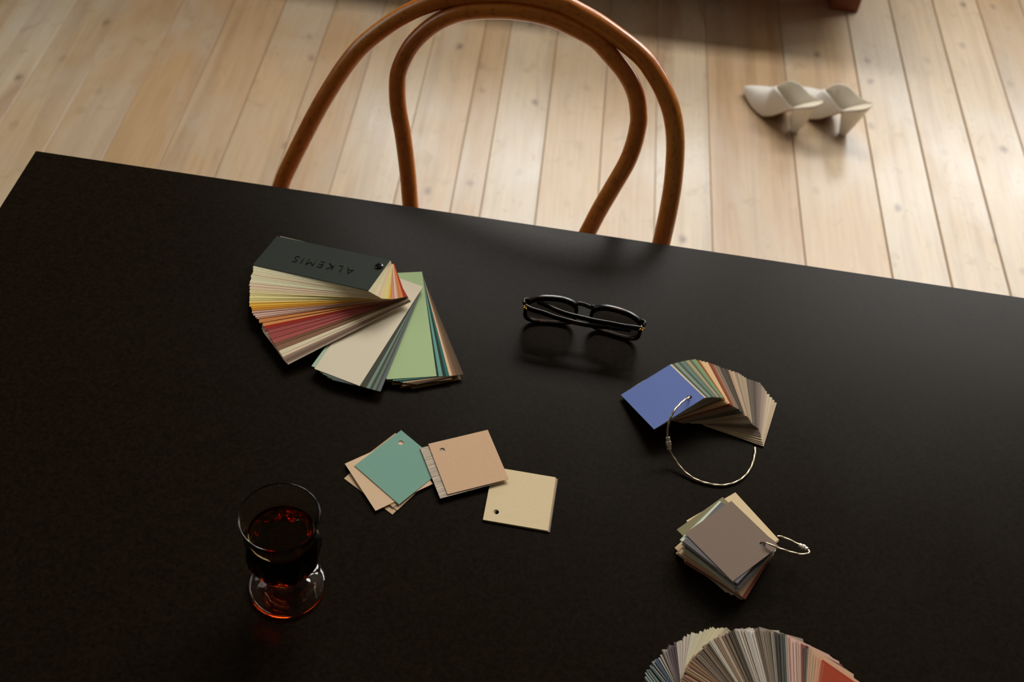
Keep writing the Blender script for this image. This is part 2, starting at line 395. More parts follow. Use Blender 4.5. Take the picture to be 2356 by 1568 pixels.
# ------------------------------------------------------------------ bentwood chair
OUT = [(644.6, 434), (665, 384), (698, 317), (733, 250), (774, 182), (809, 133), (838, 101.5), (879, 68), (921, 40), (970, 16), (1030, -4), (1100, -13), (1189, -13.5), (1283, 6), (1333, 29), (1392, 64), (1470, 124), (1507, 172), (1532, 220), (1548, 270), (1554, 330), (1550, 406), (1540, 473), (1519.6, 567)]
INN = [(944.8, 478), (939, 406), (928, 317), (916, 245.5), (914, 190), (919.6, 158), (937, 120.5), (961.5, 88), (1003, 53.5), (1053, 32), (1110, 24), (1187, 25.7), (1263, 39.7), (1314, 61), (1368, 90), (1403.5, 126), (1441, 172), (1463, 219), (1469.5, 267), (1467, 295), (1457, 336), (1440, 378), (1407.5, 434), (1377, 486.5), (1349.5, 539)]
psi, th = math.radians(-14), math.radians(24)
Uv = np.array([math.cos(psi), math.sin(psi), 0]); Bk = np.array([-math.sin(psi), math.cos(psi), 0])
Vv = np.array([0, 0, 1]) * math.cos(th) + Bk * math.sin(th); Nn = np.cross(Uv, Vv); PO = np.array([0, 1.086, TABLE_Z])
def on_back(P, off=0.0):
    o = []
    for px, py in P:
        d = AX @ np.array([(px - PCX) / FPX, (py - PCY) / FPX, 1.0]); t = ((PO + Nn * off - EYE) @ Nn) / (d @ Nn); o.append(EYE + d * t)
    return o
ho, hi = on_back(OUT), on_back(INN)
seat_c = np.array([0, 0, 0.0]) + (ho[0] + ho[-1]) / 2 * np.array([1, 1, 0]) - Bk * 0.30
chair = tag(empty('bentwood_chair', (seat_c[0], seat_c[1], 0)), 'brown bentwood chair with a double looped back pushed up to the black table', 'chair')
cl = np.array([seat_c[0], seat_c[1], 0])
def leg_pts(p, side):
    t_ = p - (ho[3] if side < 0 else ho[-3]); t_ = t_ / np.linalg.norm(t_)
    a = p + t_ * 0.06 - Vv * 0.05; m = a - Vv * 0.10 - np.array([0, 0, 0.10])
    return [a, m, np.array([m[0], m[1], 0.25]) + Bk * 0.02 + Uv * side * 0.01, np.array([m[0], m[1], 0.0]) + Bk * 0.09 + Uv * side * 0.03]
op = list(reversed(leg_pts(ho[0], -1))) + ho + leg_pts(ho[-1], 1)
link('outer_hoop', tube('outer_hoop', [p - cl for p in catmull(op, 6)], 0.0109, [BENT], 18), chair)
def inner_end(p, side):
    t_ = p - (hi[2] if side < 0 else hi[-3]); t_ = t_ / np.linalg.norm(t_)
    return [p + t_ * 0.08, np.array([p[0], p[1], 0.465]) - Bk * 0.12 - Uv * side * 0.03]
ip = list(reversed(inner_end(hi[0], -1))) + hi + inner_end(hi[-1], 1)
link('inner_hoop', tube('inner_hoop', [p - cl for p in catmull(ip, 6)], 0.0102, [BENT], 18), chair)
sr = 0.205
ring = [np.array([sr * math.cos(a), sr * math.sin(a), 0.452]) for a in np.linspace(0, 2 * math.pi, 48, endpoint=False)]
link('seat_ring', tube('seat_ring', ring, (0.016, 0.02), [BENT], 14, closed=True, up=(0, 0, 1)), chair)
V, F = lathe('seat', [(0.001, 0.458), (0.19, 0.458), (0.19, 0.452), (0.001, 0.452)], [CANE], 40)
link('seat', mesh('seat', V, F + [tuple(range(40))[::-1]], [CANE]), chair)
for s in (-1, 1):
    a = Uv * s * 0.15 - Bk * 0.13
    link('front_leg', tube('front_leg', [p for p in catmull([a + np.array([0, 0, 0.45]), a * 1.05 + np.array([0, 0, 0.25]), a * 1.2], 5)], lambda t: 0.0145 - 0.003 * t, [BENT], 14), chair)

# ------------------------------------------------------------------ cards
KIL = 0.60                                          # diffuse level of a white card on the table
def paint(c, k=1.0):
    return tuple(min(0.9, v / KIL * k) for v in lin(c)) + (1.0,)
def card_mesh(name, w, l, t, hole=None, hr=0.0026, face=PAPER):
    """card with its corner at the origin, w along x, l along y; hole = (x, y) or None. Face slot 0, edge slot 1"""
    o = [(0, 0), (w, 0), (w, l), (0, l)]
    V, F, Mi = [], [], []
    if hole is None:
        V = [(x, y, z) for z in (0, t) for x, y in o]
        F = [(3, 2, 1, 0), (4, 5, 6, 7)] + [(i, (i + 1) % 4, 4 + (i + 1) % 4, 4 + i) for i in range(4)]
        Mi = [0, 0, 1, 1, 1, 1]
    else:
        n = 16; h = [(hole[0] + hr * math.cos(2 * math.pi * k / n), hole[1] + hr * math.sin(2 * math.pi * k / n)) for k in range(n)]
        V = [(x, y, z) for z in (0, t) for x, y in o + h]; m = 4 + n; tri = []
        for c, k0 in ((0, 8), (1, 12), (2, 0), (3, 4)):                # every corner fans out to its quarter of the hole
            for k in range(k0, k0 + 4): tri.append((c, 4 + (k + 1) % n, 4 + k % n))
            tri.append((c, (c + 1) % 4, 4 + (k0 + 4) % n))
        for a_, b_, c_ in tri:
            F += [(a_ + m, b_ + m, c_ + m), (c_, b_, a_)]; Mi += [0, 0]
        for k in range(4): F.append((k, (k + 1) % 4, m + (k + 1) % 4, m + k)); Mi.append(1)
        for k in range(n): F.append((4 + (k + 1) % n, 4 + k, m + 4 + k, m + 4 + (k + 1) % n)); Mi.append(1)
    me = mesh(name, V, F, [face, EDGE])
    for p, i in zip(me.polygons, Mi): p.material_index = i
    return me
def frame_at(o, d):
    """matrix with origin o, x along d (flat), z up; d any vector"""
    x = Vector(d).normalized(); z = Vector((0, 0, 1)); y = z.cross(x).normalized(); z = x.cross(y)
    return Matrix(((x.x, y.x, z.x, o[0]), (x.y, y.y, z.y, o[1]), (x.z, y.z, z.z, o[2]), (0, 0, 0, 1)))
def vary(c, a=6):
    d = rnd.uniform(-a, a); return tuple(max(4, min(250, v + d + rnd.uniform(-a, a) * 0.35)) for v in c)

# ---- long fan deck with the dark green cover
z1 = lambda x, y: (540 + x / 3.9207, 520 + y / 3.92)
keys = [  # near pivot corner, near far corner in a detail view, height of the pivot end, slope in degrees
    ('cover', (1203, 583), (165, 350), .0380, 10.6), ('cream', (1330, 652), (135, 600), .0334, 8.8), ('yellow', (1390, 655), (133, 690), .0312, 7.9),
    ('gold', (1420, 658), (150, 765), .0294, 7.2), ('pink', (1480, 648), (180, 840), .0270, 6.4), ('red', (1545, 635), (230, 955), .0245, 5.6),
    ('rose', (1560, 632), (330, 1068), .0230, 5.2), ('brown', (1590, 680), (485, 1248), .0190, 4.0), ('white', (1700, 545), (1110, 1475), .0145, 2.2),
    ('slate', (1695, 550), (1315, 1490), .0122, 1.6), ('green', (1690, 410), (1825, 1380), .0088, 0.6), ('last', (1700, 460), (2065, 1335), .0056, 0.0)]
KW = []
for k, a, c, z, al in keys:
    pa, pc = at(*z1(*a), TABLE_Z + z), at(*z1(*c), TABLE_Z + z); al = math.radians(al)
    px, py = z1(*c); ray = AX @ np.array([(px - PCX) / FPX, (py - PCY) / FPX, 1.0])
    for _ in range(8):                              # far corner on the sloping plane of the card
        d = pc - pa; d.z = 0; d.normalize(); n = np.array([math.sin(al) * d.x, math.sin(al) * d.y, math.cos(al)])
        pc = Vector(EYE + ray * (((np.array(pa) - EYE) @ n) / (ray @ n)))
    KW.append((k, pa.x, pa.y, z, math.degrees(math.atan2(d.y, d.x)) % 360, min(0.1475, (pc - pa).length), math.degrees(al)))
kidx = {k[0]: i for i, k in enumerate(KW)}
def deck_pose(u):
    i = min(int(u), len(KW) - 2); t = u - i; a, c = KW[i], KW[i + 1]
    return [a[j] + (c[j] - a[j]) * t for j in range(1, 7)]
CW = 0.0505
deck = tag(empty('colour_fan_deck', (-0.15, 0.885, TABLE_Z)), 'fanned colour deck of long paper strips under a dark green cover lettered ALKEMIS', 'fan deck')
bpy.context.view_layer.update()
dinv = Matrix.Translation(-deck.location)
def strip(name, u, col, dang=0.0, dl=0.0, me=None, z=None, face=PAPER, flat=False):
    x, y, zz, ang, ln, al = deck_pose(u)
    if flat: al = 0.0
    if z is not None: zz = z
    a = math.radians(ang + dang); e = math.radians(al); d = Vector((math.cos(a) * math.cos(e), math.sin(a) * math.cos(e), -math.sin(e)))
    nn = Vector((math.cos(a) * math.sin(e), math.sin(a) * math.sin(e), math.cos(e))); wv = d.cross(nn)
    q = (round(ln + dl, 4))
    if me is None:
        if q not in strips: strips[q] = card_mesh('paint_strip', q, CW, 0.00020)
        me = strips[q]
    o = link(name, me, deck)
    # local x runs from pivot end to far end, width runs to the far side (away from the near edge)
    mx = Matrix(((d.x, wv.x, -nn.x, x), (d.y, wv.y, -nn.y, y), (d.z, wv.z, -nn.z, TABLE_Z + zz), (0, 0, 0, 1)))
    o.matrix_parent_inverse = Matrix.Identity(4); o.matrix_basis = dinv @ mx
    o.color = col if len(col) == 4 else paint(col)
    return o
strips = {}
groups = [(0.08, 1.0, 19, [(212, 188, 156), (208, 182, 148), (212, 186, 154), (200, 170, 142), (206, 178, 138)]),
    (1.02, 2.0, 5, [(206, 180, 120), (212, 186, 128), (208, 176, 112), (200, 168, 104)]),
    (2.1, 3.0, 4, [(186, 132, 42), (206, 150, 52), (190, 128, 36), (170, 112, 30)]),
    (3.2, 3.5, 3, [(178, 140, 122), (150, 116, 100), (188, 152, 138)]),
    (3.6, 4.0, 4, [(206, 168, 150), (196, 158, 140), (186, 140, 116), (168, 118, 92)]),
    (4.3, 4.62, 2, [(178, 114, 62), (190, 124, 70)]),
    (4.75, 5.0, 3, [(142, 36, 24), (166, 40, 26), (120, 40, 36)]),
    (5.25, 6.0, 3, [(140, 66, 60), (134, 60, 56), (140, 68, 62)]),
    (6.12, 6.32, 2, [(110, 74, 54), (120, 88, 66)]),
    (6.5, 6.62, 2, [(202, 182, 154), (196, 176, 150)]),
    (6.72, 7.0, 8, [(130, 110, 92), (104, 84, 68), (122, 98, 80), (96, 76, 62), (118, 96, 82), (92, 74, 62), (150, 132, 112), (160, 146, 130)])]
pieces = []
for u0, u1, n, cols in groups:
    for i in range(n):
        pieces.append((u0 + (u1 - u0) * (i / max(1, n - 1)), vary(cols[i * len(cols) // n], 4)))
pieces += [(8.0, (200, 184, 162))]
ztop, zi = 0.0280, 0
for i, (u, c) in enumerate(pieces): strip('paint_strip', u, c, rnd.uniform(-0.25, 0.25), rnd.uniform(-0.0008, 0.0008) - (0.0012 if u < 0.4 else 0))
strip('paint_strip', 8.0, (150, 168, 146), -2.0, z=0.0140); strip('paint_strip', 8.05, (196, 190, 170), -0.8, z=0.0136)
strip('paint_strip', 0.03, (186, 172, 150), -1.3, -0.002, z=0.0372)
for u, c in ((8.30, (58, 60, 50)), (8.46, (104, 122, 112)), (8.60, (60, 66, 58)), (8.74, (92, 104, 90)), (8.84, (66, 68, 66)), (9.0, (88, 94, 98))): strip('paint_strip', u, vary(c, 2))
strip('paint_strip', 10.0, (146, 166, 122), 0)
for u, c in ((10.08, (24, 44, 38)), (10.22, (86, 132, 122)), (10.34, (28, 40, 34)), (10.46, (34, 92, 84)), (10.56, (196, 160, 128)), (10.62, (128, 100, 74)), (10.7, (112, 84, 62)), (10.8, (86, 66, 46)), (10.9, (80, 62, 44)), (11.0, (72, 56, 40))): strip('paint_strip', u, vary(c, 2))
for i in range(13):
    strip('paint_strip', 10.0 + (i * 7 % 13) / 14, vary((118, 88, 58), 10), 0.3, rnd.uniform(-0.001, 0.0035), z=0.0052 - 0.00036 * i, flat=True)
cov = strip('cover', 0.0, (46, 56, 48), me=card_mesh('cover', KW[0][5], CW, 0.0006, face=COVER), z=0.0386)
cov.data.materials[1] = COVER
cm = cov.matrix_basis.copy()                        # the lid's own frame: x to the far end, z down through the deck
def lid_point(zx, zy, lift_=0.0):
    px, py = z1(zx, zy); ray = AX @ np.array([(px - PCX) / FPX, (py - PCY) / FPX, 1.0])
    o = np.array(deck.location + cm.translation); n = -np.array(cm.col[2][:3])
    return Vector(EYE + ray * (((o - EYE) @ n) / (ray @ n)) + n * lift_)
lid_rot = Matrix((cm.col[0][:3], (-cm.col[1])[:3], (-cm.col[2])[:3])).transposed().to_4x4()
V, F = lathe('rivet', [(0.0001, 0.0), (0.0044, 0.0), (0.0047, 0.0005), (0.0043, 0.0010), (0.0030, 0.0013), (0.0001, 0.0014)], None, 24)
rv = link('rivet', mesh('rivet', V, F, [GLOSS_BLACK], True), deck); rv.matrix_basis = dinv @ Matrix.Translation(lid_point(1303, 362)) @ lid_rot
rv['label'] = 'glossy black rivet head'
# raised lettering
tcur = bpy.data.curves.new('lettering', 'FONT'); tcur.body = 'ALKEMIS'; tcur.size = 0.0148; tcur.align_x = 'CENTER'; tcur.align_y = 'CENTER'
tcur.space_character = 1.32; tcur.extrude = 0.00012; tcur.bevel_depth = 0.00006; tcur.offset = -0.0003
tob = bpy.data.objects.new('lettering', tcur); COL.objects.link(tob)
bpy.context.view_layer.update()
tme = bpy.data.meshes.new_from_object(tob.evaluated_get(bpy.context.evaluated_depsgraph_get()))
bpy.data.objects.remove(tob)
tme.materials.clear(); tme.materials.append(FOIL)
xs = [v.co.x for v in tme.vertices]; sx = 0.0735 / (max(xs) - min(xs))
for v in tme.vertices: v.co.x *= sx
let = link('lettering', tme, deck)
let.matrix_basis = dinv @ Matrix.Translation(lid_point(803, 348, 0.0002)) @ lid_rot
for o_ in (rv, let):
    o_.parent = cov; o_.matrix_parent_inverse = Matrix.Identity(4); o_.matrix_basis = cm.inverted() @ o_.matrix_basis
let['label'] = 'glossy dark lettering reading ALKEMIS'

# ---- square sample cards
SQ = 0.0608
HOLE = (0.0108, 0.0108)
SWATCH = card_mesh('swatch_card', SQ, SQ, 0.00042, HOLE)
SWATCH_B = card_mesh('swatch_card', SQ, SQ, 0.00042, HOLE, face=BRUSHED)
def place(o, mx, root=None):
    if root is None: o.matrix_world = mx
    else: o.matrix_parent_inverse = Matrix.Identity(4); o.matrix_basis = Matrix.Translation(-root.location) @ mx
def corner_matrix(c, bdir, z_n=None):
    """corner c near the hole, x axis along bdir, y axis to its left; z_n optional normal"""
    x = Vector(bdir).normalized(); z = Vector(z_n if z_n else (0, 0, 1)); y = z.cross(x).normalized(); z = x.cross(y)
    return Matrix(((x.x, y.x, z.x, c[0]), (x.y, y.y, z.y, c[1]), (x.z, y.z, z.z, c[2]), (0, 0, 0, 1)))

# loose cards
z4 = lambda x, y: (760 + x / 4.207, 960 + y / 4.207)
def loose(a, b_, z, col, label, tilt=0.0, face=None, group='loose square sample cards'):
    """a: corner near the hole, b: next corner counter-clockwise (seen from above); detail-view coordinates"""
    p, q = at(*z4(*a), TABLE_Z + z), at(*z4(*b_), TABLE_Z + z)
    o = link('sample_card', face or SWATCH); d = (q - p).normalized(); n = Vector((0, 0, 1))
    o.matrix_world = corner_matrix(p, d, n) @ Matrix.Rotation(tilt, 4, 'X')
    o.color = paint(col); tag(o, label, 'card', group); return o
T0 = 0.0002
loose((555, 215), (117, 605), T0, (176, 150, 118), 'tan card at the bottom of the turquoise pile, poking out lower left')
loose((608, 178), (180, 552), T0 + 0.0006, (168, 144, 114), 'tan sample card second from the bottom of the turquoise pile')
loose((629, 152), (193, 485), T0 + 0.0012, (164, 136, 106), 'brownish card directly aligned beneath the turquoise sample card')
loose((685, 205), (222, 412), T0 + 0.0018, (190, 162, 132), 'pinkish beige card turned most askew just below the turquoise card')
loose((686, 124), (250, 455), T0 + 0.0024, (106, 142, 128), 'turquoise square sample card with a punched hole on top of its pile')
loose((868, 297), (1062, 782), T0 + 0.0034, (172, 158, 140), 'grey card with fine diagonal brush strokes under the plain beige card', face=SWATCH_B)
loose((948, 257), (1135, 745), T0 + 0.0042, (182, 150, 120), 'plain beige square card bridging the turquoise pile and the cream card')
loose((1497, 1003), (2125, 1112), T0, (96, 92, 104), 'dark blue edged card at the very bottom under the cream card')
loose((1489, 999), (2120, 1110), T0 + 0.0006, (150, 124, 92), 'dark tan card showing as a sliver under the cream card')
loose((1477, 990), (2112, 1098), T0 + 0.0012, (196, 176, 142), 'pale cream square card with a black hole, rightmost of the loose cards')

# ---- ring deck with the blue card on top
z3 = lambda x, y: (1400 + x / 4.612, 800 + y / 4.612)
def rod(w):
    t = np.linalg.norm(w) + 1e-12; k = w / t; K = np.array([[0, -k[2], k[1]], [k[2], 0, -k[0]], [-k[1], k[0], 0]]); return np.eye(3) + math.sin(t) * K + (1 - math.cos(t)) * K @ K
ck = [((1020, 530), (642, 170), .0330), ((1110, 518), (760, 150), .0300), ((1215, 525), (940, 148), .0265), ((1290, 592), (1060, 155), .0225), ((1400, 655), (1200, 225), .0185),
      ((1497, 745), (1390, 290), .0145), ((1535, 815), (1480, 345), .0115), ((1595, 855), (1610, 440), .0080), ((1620, 930), (1665, 485), .0052), ((1645, 1045), (1783, 590), .0012)]
NB = np.array([-0.342, 0.0309, 0.9392])             # normal of the tilted blue card
pose = []
for i, (c, b_, z) in enumerate(ck):
    f = 1 - i / (len(ck) - 1); n = NB * f + np.array([0, 0, 1.0]) * (1 - f); n /= np.linalg.norm(n)
    p = at(*z3(*c), TABLE_Z + z)
    db = AX @ np.array([(z3(*b_)[0] - PCX) / FPX, (z3(*b_)[1] - PCY) / FPX, 1.0])
    t = ((np.array(p) - EYE) @ n) / (db @ n); q = EYE + db * t          # where the second corner meets the card's plane
    x = Vector(q - np.array(p)).normalized(); pose.append((p, x, Vector(n)))
rd = tag(empty('ring_bound_swatch_fan', (0.19, 0.79, TABLE_Z)), 'fan of square swatches on a wide wire loop, bright blue card on top', 'swatch deck')
def fan_pose(u):
    i = min(int(u), len(pose) - 2); t = u - i; a, c = pose[i], pose[i + 1]
    return a[0].lerp(c[0], t), a[1].lerp(c[1], t).normalized(), a[2].lerp(c[2], t).normalized()
bl = [(0, (88, 104, 156))] + [(0.1, (190, 180, 150)), (0.2, (188, 178, 150))]
bl += [(0.35, (70, 76, 62)), (0.48, (94, 106, 92)), (0.6, (126, 140, 124)), (0.72, (120, 136, 120)), (0.85, (84, 96, 84)), (1.0, (72, 82, 72)), (1.12, (98, 124, 112)), (1.24, (92, 120, 110)), (1.36, (96, 100, 76)),
       (1.48, (150, 138, 108)), (1.6, (160, 146, 116)), (1.75, (82, 92, 64)), (1.9, (112, 140, 96)), (2.05, (118, 142, 100)), (2.3, (136, 74, 42)), (2.45, (198, 160, 108)), (2.7, (206, 170, 118)), (2.95, (200, 168, 124)), (3.1, (128, 56, 34)), (3.25, (140, 62, 38)),
       (3.4, (136, 84, 58)), (3.55, (140, 116, 94)), (3.7, (120, 98, 80)), (3.85, (132, 110, 90)), (4.0, (72, 64, 54)), (4.2, (80, 70, 58)), (4.4, (74, 64, 54)), (4.55, (168, 138, 110)), (4.75, (176, 146, 118)), (4.9, (132, 118, 98)), (5.05, (168, 144, 112)), (5.3, (150, 134, 110)),
       (5.55, (160, 142, 112)), (5.8, (156, 138, 108)), (6.0, (86, 74, 64)), (6.2, (100, 88, 76)), (6.4, (92, 80, 70)), (6.6, (84, 72, 64)), (6.8, (104, 92, 80)), (7.0, (116, 100, 88)), (7.25, (128, 112, 98)), (7.5, (150, 130, 114)), (7.7, (142, 122, 108)), (7.9, (158, 136, 120)), (8.1, (166, 144, 126)), (8.35, (186, 166, 136)), (8.6, (192, 174, 144)), (8.8, (184, 160, 132)), (9.0, (178, 154, 128))]
for k, (u, c) in enumerate(bl):
    p, x, n = fan_pose(u); o = link('swatch_card', SWATCH, rd); place(o, corner_matrix(p, x, n), rd); m_ = sum(c) / 3; o.color = paint(vary(tuple(0.88 * v + 0.12 * m_ for v in c), 3), 0.92) if k else paint(c)
    if k == 0: o['label'] = 'bright blue card'
def lift(pts, conv):
    return [np.array(at(*conv(x, y), TABLE_Z + z)) for x, y, z in pts]
def cable(root, pts, r=0.0010):
    P = catmull(pts, 44); lc = np.array(root.location)
    link('wire_loop', tube('wire_loop', [p - lc for p in P], r, [STEEL], 24, strands=6, pitch=0.010), root)
def clasp(root, a, c):
    a, c = np.array(a), np.array(c); lc = np.array(root.location); d = c - a
    prof = [(0.0, .0009), (0.0, .0019), (.02, .0021), (.26, .0021), (.28, .0017), (.31, .0017), (.33, .0025), (.36, .0026), (.66, .0026), (.69, .0025), (.71, .0017), (.74, .0017), (.76, .0021), (.98, .0021), (1.0, .0019), (1.0, .0009)]
    z = d / np.linalg.norm(d); x = np.cross(z, [0, 0, 1.0]); x /= np.linalg.norm(x); y = np.cross(z, x); n = 20; V, F = [], []
    for t, r in prof:
        for k in range(n):
            an = 2 * math.pi * k / n; rr_ = 0.98 * r * (1 + (0.06 * (k % 2) if .33 < t < .69 else 0)); V.append(a + d * t + x * rr_ * math.cos(an) + y * rr_ * math.sin(an) - lc)
    for i in range(len(prof) - 1):
        for k in range(n): l = (k + 1) % n; F.append((i * n + k, i * n + l, (i + 1) * n + l, (i + 1) * n + k))
    link('clasp', mesh('clasp', V, F, [BRIGHT]), root)
W1 = lift([(875, 545, .022), (862, 518, .0285), (845, 530, .0325), (780, 575, .037), (690, 680, .038), (640, 800, .032), (626, 930, .023), (642, 1060, .0135), (690, 1160, .0075), (800, 1305, .0032), (950, 1405, .0016), (1160, 1455, .0013), (1320, 1435, .0013), (1440, 1365, .0013), (1515, 1260, .0013), (1550, 1140, .0013), (1556, 1055, .0010)], z3)
W1[-1] = W1[-1]; cable(rd, W1)
clasp(rd, np.array(at(*z3(630, 945), TABLE_Z + .0222)), np.array(at(*z3(645, 1078), TABLE_Z + .0128)))

# ---- ring deck with the grey card on top
z5 = lambda x, y: (1520 + x / 5.808, 1110 + y / 5.808)
gd = tag(empty('ring_bound_swatch_stack', (0.21, 0.65, TABLE_Z)), 'stack of square swatches on a small wire loop, brown grey card on top', 'swatch deck')
zt = 0.0235
gc = at(*z5(1580, 855), TABLE_Z + zt); gb = at(*z5(928, 230), TABLE_Z + zt); gx = (gb - gc).normalized(); gy = Vector((0, 0, 1)).cross(gx)
ghole = gc + gx * HOLE[0] + gy * HOLE[1]
def grey_card(z, rot, col, shift=(0, 0), label=None):
    x = Matrix.Rotation(math.radians(rot), 3, 'Z') @ gx; y = Vector((0, 0, 1)).cross(x); h = Vector((ghole.x, ghole.y, TABLE_Z + z)) + gx * shift[0] + gy * shift[1]
    o = link('swatch_card', SWATCH, gd); place(o, corner_matrix(h - x * HOLE[0] - y * HOLE[1], x), gd); o.color = paint(col)
    if label: o['label'] = label
grey_card(zt, 0, (112, 96, 84), label='brown grey card')
gl = [(8.8, (88, 86, 88), (.0036, 0)), (9.4, (78, 80, 84), (.0040, 0)), (9.0, (176, 182, 166), (.0056, 0)), (8.2, (150, 164, 150), (.0060, 0)), (9.2, (196, 192, 176), (.0063, 0)), (8.0, (160, 172, 156), (.0066, 0)), (0.4, (112, 106, 78), (.0092, .0004)), (8.0, (88, 84, 86), (0, 0)), (9.4, (80, 78, 82), (0, 0)), (-4.5, (200, 172, 134), (.0075, -.0104)), (-6.0, (206, 178, 140), (.0070, -.0096)),
      (6.0, (140, 150, 140), (0.002, 0.001)), (7.0, (190, 186, 168), (0.002, .001)), (9.5, (170, 180, 162), (0, .001)), (8.5, (196, 180, 150), (0.001, 0)), (10.0, (180, 160, 130), (0.001, .001)), (9.5, (186, 176, 140), (0, 0)), (11.5, (196, 186, 160), (0, 0)), (11.0, (70, 50, 44), (0, 0)), (9.0, (190, 168, 140), (.001, .001)),
      (12.5, (178, 150, 120), (0, 0)), (13.5, (190, 160, 130), (0, 0)), (11.0, (196, 170, 140), (.001, 0)), (14.0, (170, 130, 104), (0, 0)), (17.0, (104, 52, 38), (0, 0)), (17.6, (112, 56, 40), (0, .0005)), (13.0, (190, 160, 128), (.001, 0)), (15.0, (90, 44, 32), (0, 0)), (10.0, (186, 160, 130), (.001, 0)), (16.0, (180, 150, 120), (0, 0)),
      (8.0, (196, 170, 140), (.003, .001)), (10.0, (150, 120, 96), (.005, .001)), (7.0, (190, 164, 130), (.006, .002)), (9.0, (206, 172, 128), (.007, .001)), (6.0, (206, 176, 132), (.0075, .001)), (8.0, (176, 146, 116), (.006, 0)), (10.0, (190, 164, 132), (.004, 0))]
dz = (zt - 0.001) / len(gl)
for i, (rt, c, s) in enumerate(gl): grey_card(zt - dz * (i + 1), rt + (rnd.uniform(-2.2, 2.2) if i > 9 else 0), vary(c, 3), (s[0] + (rnd.uniform(-.001, .0012) if i > 9 else 0), s[1]))
W2 = lift([(1378, 830, .017), (1386, 806, .0225), (1400, 798, .0262), (1460, 822, .0275), (1600, 880, .027), (1760, 930, .025), (1880, 955, .0235), (1960, 945, .022), (1985, 920, .021), (1960, 890, .020), (1890, 845, .018), (1800, 800, .0165), (1700, 752, .0150), (1620, 722, .0135), (1560, 715, .0125)], z5)
cable(gd, W2, 0.0008)
clasp(gd, np.array(at(*z5(1855, 832), TABLE_Z + .0172)), np.array(at(*z5(1965, 893), TABLE_Z + .0202)))

# ---- big fanned deck at the lower edge
z6 = lambda x, y: (1440 + x / 4.062, 1400 + y / 4.062)
bf = tag(empty('spread_fan_deck', (0.24, 0.44, TABLE_Z)), 'thick spiral fan of paper strips cut off by the bottom edge, orange red end', 'fan deck')
def fan_group(ks, n, cols, lw=(0.126, 0.049)):
    """ks: (tip, point down the upper long edge, height of the tip, lean in degrees), right (top) to left (bottom)"""
    P = []
    for t, q, z, tau in ks:
        a, b_ = at(*z6(*t), TABLE_Z + z), at(*z6(*q), TABLE_Z + z); P.append((a, (b_ - a).normalized(), tau))
    me = card_mesh('paint_strip', lw[0], lw[1], 0.00036)
    for k in range(n):
        u = (len(ks) - 1) * min(1.0, max(0.0, (k + 0.42 * math.sin(k * 2.1) + 0.5 * math.sin(k * 0.77)) / (n - 1))); i = min(int(u), len(ks) - 2); t = u - i
        a = P[i][0].lerp(P[i + 1][0], t); d = P[i][1].lerp(P[i + 1][1], t).normalized(); tau = P[i][2] + (P[i + 1][2] - P[i][2]) * t
        d = Matrix.Rotation(math.radians(rnd.uniform(-0.15, 0.15)), 3, 'Z') @ d
        a = a - d * rnd.uniform(-0.0022, 0.0014)
        o = link('paint_strip', me, bf); place(o, corner_matrix(a, d) @ Matrix.Rotation(-math.radians(tau), 4, 'X'), bf)
        ci = k / (n - 1) * (len(cols) - 1); c = cols[min(len(cols) - 1, int(ci + rnd.random() * 0.35))]
        c = vary(c, 9); m_ = sum(c) / 3; o.color = paint(tuple(0.86 * v + 0.14 * m_ for v in c), 0.80)
up = [((1850, 490), (1820, 680), 0.04, 30), ((1800, 440), (1775, 680), 0.0398, 30), ((1712, 357), (1692, 680), 0.0394, 30), ((1650, 337), (1652, 680), 0.039, 30), ((1540, 262), (1558, 680), 0.0385, 29), ((1440, 230), (1462, 680), 0.038, 28), ((1325, 207), (1378, 680), 0.0375, 27), ((1240, 177), (1345, 680), 0.037, 26), ((1170, 205), (1300, 680), 0.0364, 26), ((1080, 197), (1240, 680), 0.0358, 24), ((985, 200), (1180, 680), 0.035, 21), ((870, 252), (1090, 680), 0.0342, 18), ((800, 290), (1040, 680), 0.0338, 16), ((730, 347), (980, 680), 0.0336, 15), ((650, 440), (880, 680), 0.0332, 14), ((575, 530), (800, 680), 0.033, 13), ((528, 650), (730, 760), 0.0328, 12), ((500, 760), (700, 850), 0.0327, 12)]
upc = [(176, 64, 34), (176, 64, 34), (206, 132, 92), (200, 140, 104), (196, 156, 120), (190, 150, 112), (110, 92, 84), (60, 44, 42), (140, 54, 52), (190, 150, 130), (196, 156, 138), (186, 140, 124), (150, 150, 140), (64, 66, 60), (52, 50, 44), (140, 132, 112), (60, 54, 46), (110, 96, 80), (130, 112, 96), (70, 60, 48), (100, 84, 68), (190, 176, 164), (186, 174, 164), (180, 172, 160), (150, 130, 112),
       (184, 176, 160), (140, 132, 118), (70, 58, 46), (96, 80, 60), (150, 126, 104), (182, 158, 132), (130, 104, 84), (176, 164, 146), (150, 140, 124), (84, 70, 54), (120, 100, 78), (78, 64, 50), (110, 92, 76), (100, 80, 62), (126, 92, 62), (112, 80, 54), (134, 102, 72), (120, 84, 58), (104, 74, 54), (130, 96, 70), (110, 84, 64), (124, 92, 66)]
fan_group(up, 108, upc)
